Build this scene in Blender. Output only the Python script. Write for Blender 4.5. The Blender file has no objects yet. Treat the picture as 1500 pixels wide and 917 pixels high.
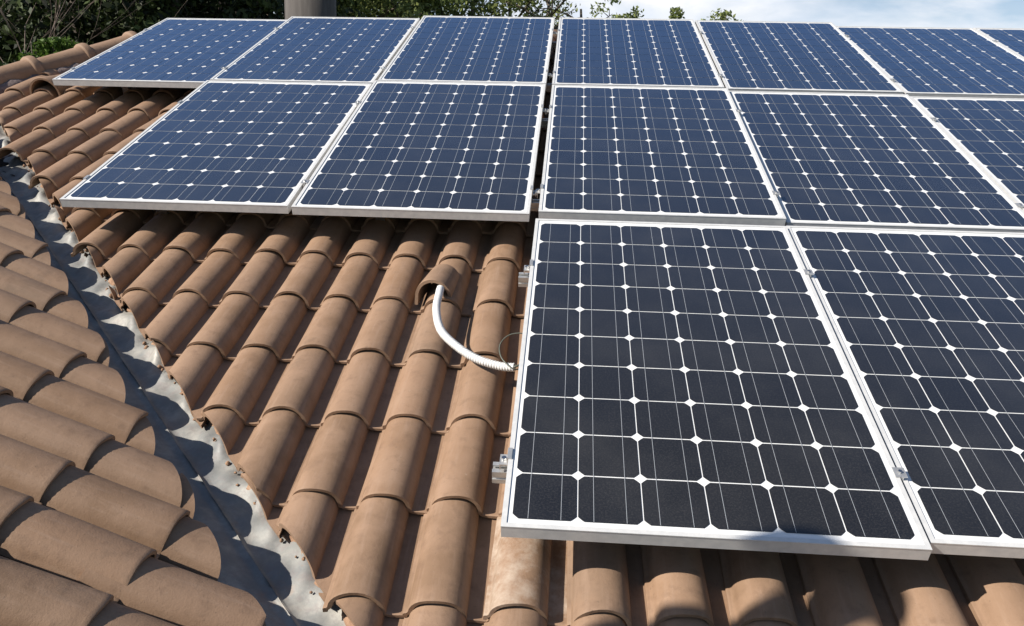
import bpy, bmesh, math, random
import numpy as np
from mathutils import Matrix, Vector
random.seed(7)
rng = np.random.default_rng(7)
scene = bpy.context.scene
COL = scene.collection
R_ = math.radians

# ------------------------------------------------------------------ frame of the roof
# roof coordinates: u along the eaves, v up the slope, n out of the glass plane of the panels
PITCH = R_(21.286)
MR = Matrix.Rotation(PITCH, 4, 'X')
def W(u, v, n=0.0):
    return MR @ Vector((u, v, n))

# ------------------------------------------------------------------ camera
CR = [[0.9972045693104689, 0.07465422907226353, -0.00312938140019859],
      [0.03759209569614335, -0.537456059220214, -0.8424534519774072],
      [-0.06457461798178837, 0.8399807917381821, -0.5387600469814019]]
CC = Vector((0.1055830645845148, -3.015471369117565, 1.491073232320964))
FPX = 1207.95
cam_d = bpy.data.cameras.new('camera')
cam = bpy.data.objects.new('camera', cam_d); COL.objects.link(cam)
cm = Matrix.Identity(4)
for r in range(3):
    cm[r][0] = CR[0][r]; cm[r][1] = -CR[1][r]; cm[r][2] = -CR[2][r]; cm[r][3] = CC[r]
cam.matrix_world = MR @ cm
cam_d.sensor_width = 36.0
cam_d.lens = 36.0 * FPX / 1500.0
cam_d.clip_start = 0.05
cam_d.clip_end = 2000
scene.camera = cam

def project(u, v, n):
    d = Vector((u, v, n)) - CC
    q = [sum(CR[i][j] * d[j] for j in range(3)) for i in range(3)]
    if q[2] < 0.05: return None
    return (750 + FPX * q[0] / q[2], 458.5 + FPX * q[1] / q[2], q[2])

# ------------------------------------------------------------------ light
SUN_ROOF = Vector((-1.07, -0.18, 1.0)).normalized()      # towards the sun, roof coordinates
SUN = (MR.to_3x3() @ SUN_ROOF).normalized()
sun_d = bpy.data.lights.new('sun', 'SUN')
sun_d.energy = 5.0; sun_d.angle = R_(0.53); sun_d.color = (1.0, 0.93, 0.82)
sun = bpy.data.objects.new('sun', sun_d); COL.objects.link(sun)
sun.rotation_euler = SUN.to_track_quat('Z', 'Y').to_euler()
sun.location = (-8, -6, 9)

world = bpy.data.worlds.new('World'); scene.world = world
world.use_nodes = True
nt = world.node_tree; N = nt.nodes; L = nt.links
for n_ in list(N): N.remove(n_)
out = N.new('ShaderNodeOutputWorld'); bg = N.new('ShaderNodeBackground')
sky = N.new('ShaderNodeTexSky'); sky.sky_type = 'NISHITA'; sky.sun_disc = False
sky.sun_elevation = math.asin(SUN.z); sky.sun_rotation = math.atan2(SUN.x, SUN.y)
sky.air_density = 1.0; sky.dust_density = 0.6; sky.ozone_density = 2.0; sky.altitude = 200
tc = N.new('ShaderNodeTexCoord')
mp = N.new('ShaderNodeMapping'); mp.inputs['Scale'].default_value = (1, 1, 2.6)
no = N.new('ShaderNodeTexNoise'); no.inputs['Scale'].default_value = 4.2; no.inputs['Detail'].default_value = 9; no.inputs['Roughness'].default_value = 0.55
no.inputs['Distortion'].default_value = 0.4
rp = N.new('ShaderNodeValToRGB'); rp.color_ramp.elements[0].position = 0.40; rp.color_ramp.elements[1].position = 0.58; rp.color_ramp.elements[0].color = (.22, .22, .22, 1)
sx = N.new('ShaderNodeSeparateXYZ')
mr = N.new('ShaderNodeMapRange'); mr.inputs['From Min'].default_value = 0.20; mr.inputs['From Max'].default_value = 0.40
mr.inputs['To Min'].default_value = 1.0; mr.inputs['To Max'].default_value = 0.0
mu = N.new('ShaderNodeMath'); mu.operation = 'MULTIPLY'
no2 = N.new('ShaderNodeTexNoise'); no2.inputs['Scale'].default_value = 9; no2.inputs['Detail'].default_value = 6
cr2 = N.new('ShaderNodeValToRGB')
cr2.color_ramp.elements[0].position = 0.35; cr2.color_ramp.elements[0].color = (7.4, 8.0, 9.0, 1)
cr2.color_ramp.elements[1].position = 0.62; cr2.color_ramp.elements[1].color = (9.4, 9.4, 9.6, 1)
mx = N.new('ShaderNodeMix'); mx.data_type = 'RGBA'
L.new(tc.outputs['Generated'], mp.inputs['Vector']); L.new(mp.outputs['Vector'], no.inputs['Vector'])
L.new(mp.outputs['Vector'], no2.inputs['Vector'])
L.new(no.outputs['Fac'], rp.inputs['Fac'])
L.new(tc.outputs['Generated'], sx.inputs['Vector']); L.new(sx.outputs['Z'], mr.inputs['Value'])
my = N.new('ShaderNodeMapRange'); my.inputs['From Min'].default_value = -0.1; my.inputs['From Max'].default_value = 0.5   # the cloud bank stands to the north
my.inputs['To Min'].default_value = 0.25; mu0 = N.new('ShaderNodeMath'); mu0.operation = 'MULTIPLY'
L.new(sx.outputs['Y'], my.inputs['Value']); L.new(mr.outputs['Result'], mu0.inputs[0]); L.new(my.outputs['Result'], mu0.inputs[1])
L.new(rp.outputs['Color'], mu.inputs[0]); L.new(mu0.outputs['Value'], mu.inputs[1])
L.new(no2.outputs['Fac'], cr2.inputs['Fac'])
L.new(mu.outputs['Value'], mx.inputs['Factor'])
L.new(sky.outputs['Color'], mx.inputs['A']); L.new(cr2.outputs['Color'], mx.inputs['B'])
L.new(mx.outputs['Result'], bg.inputs['Color']); bg.inputs['Strength'].default_value = 0.075
L.new(bg.outputs['Background'], out.inputs['Surface'])

scene.view_settings.view_transform = 'Standard'
scene.view_settings.look = 'None'
scene.view_settings.exposure = 0.58
scene.view_settings.gamma = 1.0
scene.view_settings.use_curve_mapping = False
scene.cycles.max_bounces = 6
scene.cycles.diffuse_bounces = 1

# ------------------------------------------------------------------ helpers
def tag(o, label=None, cat=None, group=None, kind=None):
    if label: o['label'] = label
    if cat: o['category'] = cat
    if group: o['group'] = group
    if kind: o['kind'] = kind
    return o

def empty(name, label, cat, mat=None, group=None):
    o = bpy.data.objects.new(name, None); COL.objects.link(o)
    o.empty_display_size = 0.2
    if mat is not None: o.matrix_world = mat
    return tag(o, label, cat, group)

def link(name, me, parent=None, mat=None):
    o = bpy.data.objects.new(name, me); COL.objects.link(o)
    if parent: o.parent = parent
    if mat is not None:
        if parent: o.matrix_basis = mat
        else: o.matrix_world = mat
    return o

def mesh(name, verts, faces, material, smooth=False):
    me = bpy.data.meshes.new(name)
    me.from_pydata([tuple(v) for v in verts], [], [tuple(f) for f in faces])
    if material: me.materials.append(material)
    if smooth:
        me.polygons.foreach_set('use_smooth', [True] * len(me.polygons))
    me.update()
    return me

class MB:
    def __init__(s): s.v = []; s.f = []
    def box(s, x0, x1, y0, y1, z0, z1):
        b = len(s.v)
        s.v += [(x0, y0, z0), (x1, y0, z0), (x1, y1, z0), (x0, y1, z0), (x0, y0, z1), (x1, y0, z1), (x1, y1, z1), (x0, y1, z1)]
        s.f += [tuple(b + i for i in q) for q in ((0, 3, 2, 1), (4, 5, 6, 7), (0, 1, 5, 4), (1, 2, 6, 5), (2, 3, 7, 6), (3, 0, 4, 7))]
        return s
    def poly(s, pts):
        b = len(s.v); s.v += list(pts); s.f.append(tuple(range(b, b + len(pts)))); return s
    def prism(s, pts, axis_from, axis_to):
        """pts: closed 2D outline (a, b) -> extruded along x"""
        b = len(s.v); k = len(pts)
        s.v += [(axis_from, a, c) for a, c in pts] + [(axis_to, a, c) for a, c in pts]
        for i in range(k):
            j = (i + 1) % k
            s.f.append((b + i, b + j, b + k + j, b + k + i))
        s.f.append(tuple(b + i for i in reversed(range(k)))); s.f.append(tuple(b + k + i for i in range(k)))
        return s
    def tube(s, pts, radii, seg=8, cap=True):
        pts = [Vector(p) for p in pts]; b = len(s.v); k = len(pts)
        up = Vector((0.13, 0.21, 1)).normalized()
        for i, p in enumerate(pts):
            t = (pts[min(i + 1, k - 1)] - pts[max(i - 1, 0)]).normalized()
            a = t.cross(up)
            if a.length < 0.05: a = t.cross(Vector((1, 0, 0)))
            a.normalize(); c = t.cross(a)
            r = radii[i] if hasattr(radii, '__len__') else radii
            for q in range(seg):
                th = 2 * math.pi * q / seg
                s.v.append(tuple(p + a * (r * math.cos(th)) + c * (r * math.sin(th))))
        for i in range(k - 1):
            for q in range(seg):
                q2 = (q + 1) % seg
                s.f.append((b + i * seg + q, b + i * seg + q2, b + (i + 1) * seg + q2, b + (i + 1) * seg + q))
        if cap:
            s.f.append(tuple(b + q for q in reversed(range(seg)))); s.f.append(tuple(b + (k - 1) * seg + q for q in range(seg)))
        return s
    def mesh(s, name, m, smooth=False, fix=True):
        me = mesh(name, s.v, s.f, m, smooth)
        if fix:
            bm = bmesh.new(); bm.from_mesh(me); bmesh.ops.recalc_face_normals(bm, faces=bm.faces); bm.to_mesh(me); bm.free()
        return me

def smoothpath(P, n=10):
    P = [Vector(p) for p in P]; out_ = []
    for i in range(len(P) - 1):
        p0 = P[max(i - 1, 0)]; p1 = P[i]; p2 = P[i + 1]; p3 = P[min(i + 2, len(P) - 1)]
        for k in range(n):
            t = k / n
            out_.append(0.5 * ((2 * p1) + (p2 - p0) * t + (2 * p0 - 5 * p1 + 4 * p2 - p3) * t * t + (3 * p1 - p0 - 3 * p2 + p3) * t ** 3))
    out_.append(P[-1]); return out_

# ------------------------------------------------------------------ materials
def pmat(name, color, rough=0.6, metal=0.0):
    m = bpy.data.materials.new(name); m.use_nodes = True
    b = m.node_tree.nodes['Principled BSDF']
    b.inputs['Base Color'].default_value = (*color, 1); b.inputs['Roughness'].default_value = rough
    b.inputs['Metallic'].default_value = metal
    return m, m.node_tree, b

def ramp(nt, fac, stops):
    r = nt.nodes.new('ShaderNodeValToRGB'); e = r.color_ramp.elements
    while len(e) < len(stops): e.new(0.5)
    for i, (p, c) in enumerate(stops):
        e[i].position = p; e[i].color = (*c, 1) if len(c) == 3 else c
    nt.links.new(fac, r.inputs['Fac']); return r.outputs['Color']

def noise(nt, scale, detail=4, rough=0.55, vec=None, coord='Object', dist=0.0):
    n_ = nt.nodes.new('ShaderNodeTexNoise'); n_.inputs['Scale'].default_value = scale
    n_.inputs['Detail'].default_value = detail; n_.inputs['Roughness'].default_value = rough; n_.inputs['Distortion'].default_value = dist
    if vec is None:
        t = nt.nodes.new('ShaderNodeTexCoord'); vec = t.outputs[coord]
    nt.links.new(vec, n_.inputs['Vector']); return n_.outputs['Fac']

def mixc(nt, fac, a, b, mode='MIX'):
    x = nt.nodes.new('ShaderNodeMix'); x.data_type = 'RGBA'; x.blend_type = mode
    for sock, val in (('Factor', fac), ('A', a), ('B', b)):
        if hasattr(val, 'links') or hasattr(val, 'is_linked'): nt.links.new(val, x.inputs[sock])
        elif sock == 'Factor': x.inputs[sock].default_value = val
        else: x.inputs[sock].default_value = (*val, 1)
    return x.outputs['Result']

def bump(nt, b, h, strength=0.3, dist=0.01):
    u = nt.nodes.new('ShaderNodeBump'); u.inputs['Strength'].default_value = strength; u.inputs['Distance'].default_value = dist
    nt.links.new(h, u.inputs['Height']); nt.links.new(u.outputs['Normal'], b.inputs['Normal'])

def terracotta(name, lime=0.0):
    m, t, b = pmat(name, (0.25, 0.16, 0.11), 0.68)
    oi = t.nodes.new('ShaderNodeObjectInfo')
    tcn = t.nodes.new('ShaderNodeTexCoord')
    # the clay of every tile is its own: shift the pattern per object
    mul = t.nodes.new('ShaderNodeVectorMath'); mul.operation = 'MULTIPLY_ADD'
    comb = t.nodes.new('ShaderNodeCombineXYZ')
    for k in range(3): t.links.new(oi.outputs['Random'], comb.inputs[k])
    mul.inputs[1].default_value = (37.0, 53.0, 71.0)
    t.links.new(comb.outputs[0], mul.inputs[0]); t.links.new(tcn.outputs['Object'], mul.inputs[2])
    vec = mul.outputs[0]
    base = ramp(t, oi.outputs['Random'], [(0.0, (0.186, 0.117, 0.073)), (0.25, (0.242, 0.148, 0.091)), (0.5, (0.230, 0.147, 0.096)), (0.75, (0.268, 0.167, 0.107)), (1.0, (0.202, 0.136, 0.094))])
    big = noise(t, 7.0, 5, 0.6, vec)
    c1 = mixc(t, ramp(t, big, [(0.38, (0, 0, 0)), (0.68, (1, 1, 1))]), base, (0.288, 0.186, 0.124))
    mid = noise(t, 26.0, 6, 0.65, vec)
    c2 = mixc(t, ramp(t, mid, [(0.52, (0, 0, 0)), (0.72, (0.55, 0.55, 0.55))]), c1, (0.165, 0.102, 0.068))
    # streaks that run down the slope
    st = t.nodes.new('ShaderNodeMapping'); st.inputs['Scale'].default_value = (60, 5, 60)
    t.links.new(vec, st.inputs['Vector'])
    stn = noise(t, 1.0, 4, 0.6, st.outputs['Vector'])
    c3 = mixc(t, ramp(t, stn, [(0.52, (0, 0, 0)), (0.75, (0.5, 0.5, 0.5))]), c2, (0.315, 0.215, 0.155))
    # dust and lichen specks
    sp = noise(t, 120.0, 3, 0.6, vec)
    c4 = mixc(t, ramp(t, sp, [(0.66, (0, 0, 0)), (0.74, (0.5, 0.5, 0.5))]), c3, (0.10, 0.072, 0.055))
    lt = noise(t, 55.0, 4, 0.6, vec)
    c5 = mixc(t, ramp(t, lt, [(0.70, (0, 0, 0)), (0.80, (0.45, 0.45, 0.45))]), c4, (0.36, 0.285, 0.22))
    so = noise(t, 3.2, 7, 0.72, vec)
    c5 = mixc(t, ramp(t, so, [(0.60, (0, 0, 0)), (0.74, (0.55, 0.55, 0.55))]), c5, (0.11, 0.082, 0.062))
    if lime:
        ln = noise(t, 9.0, 8, 0.7, vec)
        c5 = mixc(t, ramp(t, ln, [(0.42, (0, 0, 0)), (0.62, (lime, lime, lime))]), c5, (0.46, 0.38, 0.31))
    t.links.new(c5, b.inputs['Base Color'])
    fine = noise(t, 220.0, 5, 0.65, vec)
    add = t.nodes.new('ShaderNodeMath'); add.operation = 'MULTIPLY_ADD'; add.inputs[1].default_value = 2.5
    t.links.new(mid, add.inputs[0]); t.links.new(fine, add.inputs[2])
    bump(t, b, add.outputs[0], 0.38, 0.0014)
    b.inputs['Specular IOR Level'].default_value = 0.3
    return m
M_TILE = terracotta('terracotta')
M_LIME = terracotta('terracotta_lime_stained', 0.75)

M_MORTAR, t, b = pmat('mortar', (0.42, 0.27, 0.18), 0.95)
nn = noise(t, 35, 6, 0.7)
t.links.new(ramp(t, nn, [(0.3, (0.20, 0.11, 0.07)), (0.6, (0.34, 0.21, 0.135)), (0.8, (0.38, 0.31, 0.24))]), b.inputs['Base Color'])
bump(t, b, nn, 0.8, 0.006)

M_DECK, t, b = pmat('roof_underlay', (0.05, 0.04, 0.035), 0.95)
nn = noise(t, 12, 4); t.links.new(ramp(t, nn, [(0.3, (0.03, 0.025, 0.02)), (0.7, (0.07, 0.055, 0.045))]), b.inputs['Base Color'])

M_ZINC, t, b = pmat('zinc_sheet', (0.42, 0.43, 0.44), 0.5, 0.12)
n1 = noise(t, 9, 7, 0.65); n2 = noise(t, 30, 6, 0.7)
c = ramp(t, n1, [(0.30, (0.17, 0.18, 0.185)), (0.5, (0.235, 0.235, 0.225)), (0.68, (0.36, 0.345, 0.315))])
c = mixc(t, ramp(t, n2, [(0.5, (0, 0, 0)), (0.7, (0.6, 0.6, 0.6))]), c, (0.22, 0.185, 0.185))
n3 = noise(t, 5, 6, 0.7)
c = mixc(t, ramp(t, n3, [(0.60, (0, 0, 0)), (0.72, (0.7, 0.7, 0.7))]), c, (0.32, 0.21, 0.15))
t.links.new(c, b.inputs['Base Color'])
t.links.new(ramp(t, n2, [(0.3, (0.48,) * 3), (0.7, (0.68,) * 3)]), b.inputs['Roughness'])
bump(t, b, n2, 0.25, 0.004)

M_ALU, t, b = pmat('anodised_aluminium', (0.72, 0.72, 0.72), 0.42, 0.15)
nn = noise(t, 40, 4); t.links.new(ramp(t, nn, [(0.3, (0.56, 0.565, 0.57)), (0.7, (0.66, 0.657, 0.65))]), b.inputs['Base Color'])
M_RAIL, t, b = pmat('mill_aluminium', (0.62, 0.62, 0.61), 0.38, 0.7)
nn = noise(t, 60, 4); t.links.new(ramp(t, nn, [(0.3, (0.52, 0.52, 0.52)), (0.7, (0.68, 0.675, 0.66))]), b.inputs['Base Color'])
M_BOLT, _, _ = pmat('stainless_steel', (0.55, 0.55, 0.55), 0.3, 1.0)

def glassy(name, color, rough=0.35, cell=False):
    m, t, b = pmat(name, color, rough)
    b.inputs['Specular IOR Level'].default_value = 0.0
    if cell:        # blue anti-reflection film under the glass
        b.inputs['Specular IOR Level'].default_value = 0.5; b.inputs['IOR'].default_value = 1.5
        b.inputs['Specular Tint'].default_value = (0.35, 0.65, 1.0, 1)
    b.inputs['Coat Weight'].default_value = 1.0; b.inputs['Coat Roughness'].default_value = 0.06; b.inputs['Coat IOR'].default_value = 1.55
    return m, t, b
M_BACK, t, b = glassy('white_backsheet', (0.74, 0.75, 0.76))
nn = noise(t, 14, 5, 0.6); t.links.new(ramp(t, nn, [(0.3, (0.68, 0.69, 0.70)), (0.7, (0.78, 0.785, 0.79))]), b.inputs['Base Color'])
M_CELL, t, b = glassy('mono_silicon_cell', (0.02, 0.024, 0.034), 0.35, True)
att = t.nodes.new('ShaderNodeAttribute'); att.attribute_name = 'tone'
cc = ramp(t, att.outputs['Fac'], [(0.0, (0.0115, 0.0105, 0.0095)), (0.5, (0.0140, 0.0128, 0.0112)), (1.0, (0.0170, 0.0155, 0.0135))])
g = noise(t, 190, 4, 0.75)
cc = mixc(t, ramp(t, g, [(0.48, (0, 0, 0)), (0.62, (0.8, 0.8, 0.8))]), cc, (0.034, 0.031, 0.028))
dust = noise(t, 3.0, 8, 0.65)
cc = mixc(t, ramp(t, dust, [(0.45, (0, 0, 0)), (0.75, (0.05, 0.05, 0.05))]), cc, (0.30, 0.29, 0.27))
t.links.new(cc, b.inputs['Base Color'])
fr = t.nodes.new('ShaderNodeFresnel'); fr.inputs['IOR'].default_value = 1.5       # blue nitride film of the cells, seen at a slant
gl = t.nodes.new('ShaderNodeBsdfGlossy'); gl.inputs['Color'].default_value = (0.48, 0.70, 1.0, 1); gl.inputs['Roughness'].default_value = 0.22
fm = t.nodes.new('ShaderNodeMapRange'); fm.inputs['From Min'].default_value = 0.055; fm.inputs['From Max'].default_value = 0.30; fm.inputs['To Max'].default_value = 0.50; t.links.new(fr.outputs[0], fm.inputs['Value'])
ad = t.nodes.new('ShaderNodeMixShader'); o_ = t.nodes['Material Output']
t.links.new(fm.outputs[0], ad.inputs[0]); t.links.new(b.outputs[0], ad.inputs[1]); t.links.new(gl.outputs[0], ad.inputs[2]); t.links.new(ad.outputs[0], o_.inputs['Surface'])
M_BUS, _, _ = glassy('tinned_ribbon', (0.33, 0.35, 0.38))
M_PLASTIC, t, b = pmat('white_plastic_conduit', (0.80, 0.80, 0.80), 0.4)
nn = noise(t, 50, 4); t.links.new(ramp(t, nn, [(0.3, (0.60, 0.60, 0.60)), (0.7, (0.70, 0.70, 0.69))]), b.inputs['Base Color'])
M_WIRE, _, _ = pmat('cable_sheath', (0.10, 0.11, 0.09), 0.5)
M_CHIM, t, b = pmat('fibre_cement_flue', (0.38, 0.34, 0.31), 0.85)
tcn = t.nodes.new('ShaderNodeTexCoord'); mpn = t.nodes.new('ShaderNodeMapping'); mpn.inputs['Scale'].default_value = (18, 18, 1.2)
t.links.new(tcn.outputs['Object'], mpn.inputs['Vector'])
nn = noise(t, 1.5, 6, 0.65, mpn.outputs['Vector'])
t.links.new(ramp(t, nn, [(0.3, (0.05, 0.043, 0.04)), (0.55, (0.075, 0.066, 0.061)), (0.72, (0.115, 0.104, 0.095))]), b.inputs['Base Color'])

def leafmat(name, dark, light, transl=0.25):
    m = bpy.data.materials.new(name); m.use_nodes = True; t = m.node_tree
    b = t.nodes['Principled BSDF']; b.inputs['Roughness'].default_value = 0.6
    b.inputs['Specular IOR Level'].default_value = 0.25
    gi = t.nodes.new('ShaderNodeNewGeometry')
    c = ramp(t, gi.outputs['Random Per Island'], [(0.0, dark), (0.6, tuple((a + q) / 2 for a, q in zip(dark, light))), (1.0, light)])
    t.links.new(c, b.inputs['Base Color'])
    tr = t.nodes.new('ShaderNodeBsdfTranslucent'); t.links.new(c, tr.inputs['Color'])
    ms = t.nodes.new('ShaderNodeMixShader'); ms.inputs[0].default_value = transl
    o = t.nodes['Material Output']
    t.links.new(b.outputs[0], ms.inputs[1]); t.links.new(tr.outputs[0], ms.inputs[2]); t.links.new(ms.outputs[0], o.inputs['Surface'])
    return m
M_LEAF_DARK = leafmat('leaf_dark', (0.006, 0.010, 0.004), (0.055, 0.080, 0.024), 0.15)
M_LEAF_MID = leafmat('leaf_mid', (0.085, 0.120, 0.036), (0.30, 0.34, 0.12), 0.4)
M_LEAF_FRESH = leafmat('leaf_fresh', (0.035, 0.075, 0.012), (0.13, 0.21, 0.035), 0.3)
M_BARK, t, b = pmat('bark', (0.09, 0.07, 0.055), 0.9)
nn = noise(t, 14, 5); t.links.new(ramp(t, nn, [(0.3, (0.055, 0.045, 0.035)), (0.7, (0.16, 0.13, 0.105))]), b.inputs['Base Color'])
M_TWIG, t, b = pmat('dead_twig', (0.16, 0.11, 0.09), 0.9)
nn = noise(t, 9, 5); t.links.new(ramp(t, nn, [(0.3, (0.09, 0.06, 0.05)), (0.7, (0.22, 0.17, 0.14))]), b.inputs['Base Color'])
M_GROUND, t, b = pmat('meadow', (0.06, 0.08, 0.03), 0.95)
nn = noise(t, 0.4, 8, 0.6); t.links.new(ramp(t, nn, [(0.3, (0.035, 0.05, 0.02)), (0.7, (0.11, 0.12, 0.05))]), b.inputs['Base Color'])

# ------------------------------------------------------------------ ground
GZ = -5.2
tag(link('ground', mesh('ground', [(-900, -900, GZ), (900, -900, GZ), (900, 900, GZ), (-900, 900, GZ)], [(0, 1, 2, 3)], M_GROUND)), kind='structure')

# ------------------------------------------------------------------ roof tile shape
HW, HH, TH = 0.0715, 0.0690, 0.0115
def tile_profile(rib=True, HW=HW):
    top = [(-HW - .0115, -0.003), (-HW - .0110, 0.010), (-HW - .007, 0.0135), (-HW - .003, 0.0140)] if rib else [(-HW - .002, -0.006)]
    n = 15
    for k in range(n + 1):
        a = math.pi * (1 - k / n)
        x = HW * math.copysign(abs(math.cos(a)) ** 0.92, math.cos(a)); z = HH * (math.sin(a) ** 0.86 if math.sin(a) > 0 else 0)
        if rib and x < 0 and z < 0.016: continue
        top.append((x, max(z, 0.0)))
    e = 0.1965 - HW
    top += [(HW + .006, -0.001), ((HW + e) / 2, -0.0012), (e - .006, -0.001), (e - .002, 0.003), (e, 0.003)]
    return top
PROF = tile_profile()
def under(P):
    P2 = []
    for i, (x, z) in enumerate(P):
        a = Vector((P[max(i - 1, 0)][0], P[max(i - 1, 0)][1])); c = Vector((P[min(i + 1, len(P) - 1)][0], P[min(i + 1, len(P) - 1)][1]))
        d = (c - a).normalized(); P2.append((x + d.y * TH, z - d.x * TH))
    return P2
UND = under(PROF)
PROF_L = tile_profile(False, 0.077); UND_L = under(PROF_L)
TL = 0.405
def tile_bm(seed, expo=0.341, prof=PROF, und=UND, length=TL, lift=0.0180):
    r = random.Random(seed)
    bm = bmesh.new()
    ph = [r.uniform(0, 6.28) for _ in range(4)]
    tw = r.uniform(-0.003, 0.003); sag = r.uniform(-0.002, 0.002)
    ys = [0.0, 0.0022, 0.012, 0.06, 0.12, 0.19, 0.26, 0.33, length]
    rows = []
    for k, y in enumerate(ys):
        z0 = lift * (1 - y / expo)
        tops = []; bots = []
        sc = 1.0 + 0.012 * (1 - y / length)
        for (x, z), (xu, zu) in zip(prof, und):
            w = 0.0007 * math.sin(31 * x + ph[0] + 9 * y) + 0.0006 * math.sin(17 * y + ph[1]) + sag * math.sin(math.pi * y / length)
            yy = y + (0.0022 * math.sin(40 * x + ph[2]) if k < 3 else 0)
            d = -0.0012 if k == 0 else 0.0
            tops.append(bm.verts.new((x * sc + tw * y / length, yy, z * sc + z0 + w + d)))
            bots.append(bm.verts.new((xu * sc + tw * y / length, yy, zu * sc + z0 + w + (0.0015 if k == 0 else 0))))
        rows.append((tops, bots))
    n = len(prof)
    for k in range(len(rows) - 1):
        (a, b_), (c, d) = rows[k], rows[k + 1]
        for i in range(n - 1):
            bm.faces.new((a[i], a[i + 1], c[i + 1], c[i])); bm.faces.new((b_[i + 1], b_[i], d[i], d[i + 1]))
        bm.faces.new((a[0], c[0], d[0], b_[0])); bm.faces.new((a[-1], b_[-1], d[-1], c[-1]))
    for (a, b_), fl in ((rows[0], False), (rows[-1], True)):
        for i in range(n - 1):
            q = (a[i], b_[i], b_[i + 1], a[i + 1])
            bm.faces.new(q[::-1] if fl else q)
    for f in bm.faces: f.smooth = True
    return bm

def bm_mesh(bm, name, m, sharp=40):
    bmesh.ops.recalc_face_normals(bm, faces=bm.faces)
    for e in bm.edges:
        if len(e.link_faces) == 2 and e.calc_face_angle(0) > R_(sharp): e.smooth = False
    me = bpy.data.meshes.new(name); bm.to_mesh(me); bm.free(); me.materials.append(m); return me

def cut_bm(bm, co, no):
    """remove the side the normal points to, and close the cut"""
    g = bm.verts[:] + bm.edges[:] + bm.faces[:]
    r = bmesh.ops.bisect_plane(bm, geom=g, dist=1e-5, plane_co=co, plane_no=no, clear_outer=True, clear_inner=False)
    ed = [e for e in r['geom_cut'] if isinstance(e, bmesh.types.BMEdge)]
    if ed:
        try: bmesh.ops.triangle_fill(bm, edges=ed, use_beauty=True, normal=no)
        except Exception: pass
    return len(bm.verts)

FULL = [bm_mesh(tile_bm(100 + k), 'roof_tile', M_TILE) for k in range(5)]
FULL_L = [bm_mesh(tile_bm(200 + k, 0.308, PROF_L, UND_L, lift=0.0145), 'roof_tile', M_TILE) for k in range(5)]

# ------------------------------------------------------------------ panel grid (needed to know what the panels hide)
S = 0.159
UC = [-3.069 + 3.036 + k * 1.01201 - 3.03604 + (0 if k > 2 else 0) for k in range(7)]
UC = [-3 * 1.01201 - 0.032645, -2 * 1.01201 - 0.032645, -1.01201 - 0.032645, 0.0, 1.01201, 2 * 1.01201, 3 * 1.01201]
VR = [3.42071, 1.6936, 0.0]
OFF = {(0, 0): (-0.0013, -0.0024, -0.0286, -0.0083), (1, 0): (-0.0128, -0.0058, -0.006, -0.0049), (2, 0): (0.0085, -0.01, 0.0139, -0.0027),
       (3, 0): (0.0004, 0.0026, 0.0101, 0.0002), (4, 0): (0.0050, 0.0058, 0.0022, 0.0011), (5, 0): (0.0079, 0.0065, -0.014, -0.012),
       (6, 0): (0.004, 0.0033, -0.0175, -0.0042), (1, 1): (-0.0034, 0.0063, 0.0045, 0.0091), (2, 1): (0.0089, -0.0134, 0.0199, 0.0201),
       (3, 1): (0.003, -0.0082, 0.0222, 0.0104), (4, 1): (0.0017, 0.0100, -0.0013, 0.0133), (5, 1): (0.004, 0.010, -0.008, 0.008),
       (3, 2): (-0.006, -0.0195, 0.0025, 0.0035), (4, 2): (-0.0085, 0.0100, -0.0078, 0.0009), (5, 2): (0.0, 0.010, -0.008, 0.0)}
PW0, PW1, PH0, PH1 = -0.0235, 0.9775, -1.618, 0.036
def hidden(u, v, n):
    d = Vector((u, v, n)) - CC
    if d.z >= 0: return False
    q = CC + d * (-CC.z / d.z)
    for (c, r_) in OFF:
        if UC[c] + PW0 - 0.01 < q.x < UC[c] + PW1 + 0.01 and VR[r_] + PH0 < q.y < VR[r_] + PH1 + 0.03: return True
    return False
def inframe(u, v, n, m=60):
    p = project(u, v, n)
    return p is not None and -m < p[0] < 1500 + m and -m < p[1] < 917 + m

# ------------------------------------------------------------------ main slope
TN0 = -0.145 - 0.0690 - 0.0195 + 0.002        # pan level
MAIN = empty('tiled_roof', 'broad brown clay tiled roof slope rising away under the rows of solar panels', 'roof', MR.copy())
CUT_C = Vector((-1.3598, -0.699)); CUT_D = Vector((0.6633, -0.7483)).normalized(); CUT_N = Vector((-0.7483, -0.6633))
HIP_A = Vector((-3.7051, 2.2181)); HIP_B = Vector((-3.2478, 3.0684)); HIP_D = (HIP_B - HIP_A).normalized(); HIP_N = Vector((-HIP_D.y, HIP_D.x))
RIDGE_V = 3.70
def jit(s): return random.uniform(-s, s)

def tile_matrix_main(i, j):
    u = -0.161 + 0.1989 * i - 0.0036 * j; v = -0.0349 - 0.3409 * j
    return u, v
vis = []; rest = []
for j in range(-11, 13):
    for i in range(-22, 32):
        u, v = tile_matrix_main(i, j)
        if u > 6.2: continue
        if (Vector((u, v + 0.39)) - CUT_C).dot(CUT_N) > 0.10 : continue
        if (Vector((u, v)) - HIP_A).dot(HIP_N) > -0.03: continue
        if v > RIDGE_V - 0.10: continue
        pts = [(u + a, v + b_, TN0 + c) for a, b_, c in ((0, 0, .07), (0, .3, .06), (-.07, .02, .02), (.07, .02, .02), (0.1, .25, 0), (0, .16, .065), (0.0, 0.33, 0.06))]
        ok = any(inframe(*p) and not hidden(*p) for p in pts)
        d = (Vector((u, v, -0.15)) - CC).length
        (vis if ok else rest).append((d, i, j, u, v))
vis.sort()
rest += vis[100:]; vis = vis[:100]
bulk = MB()
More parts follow.
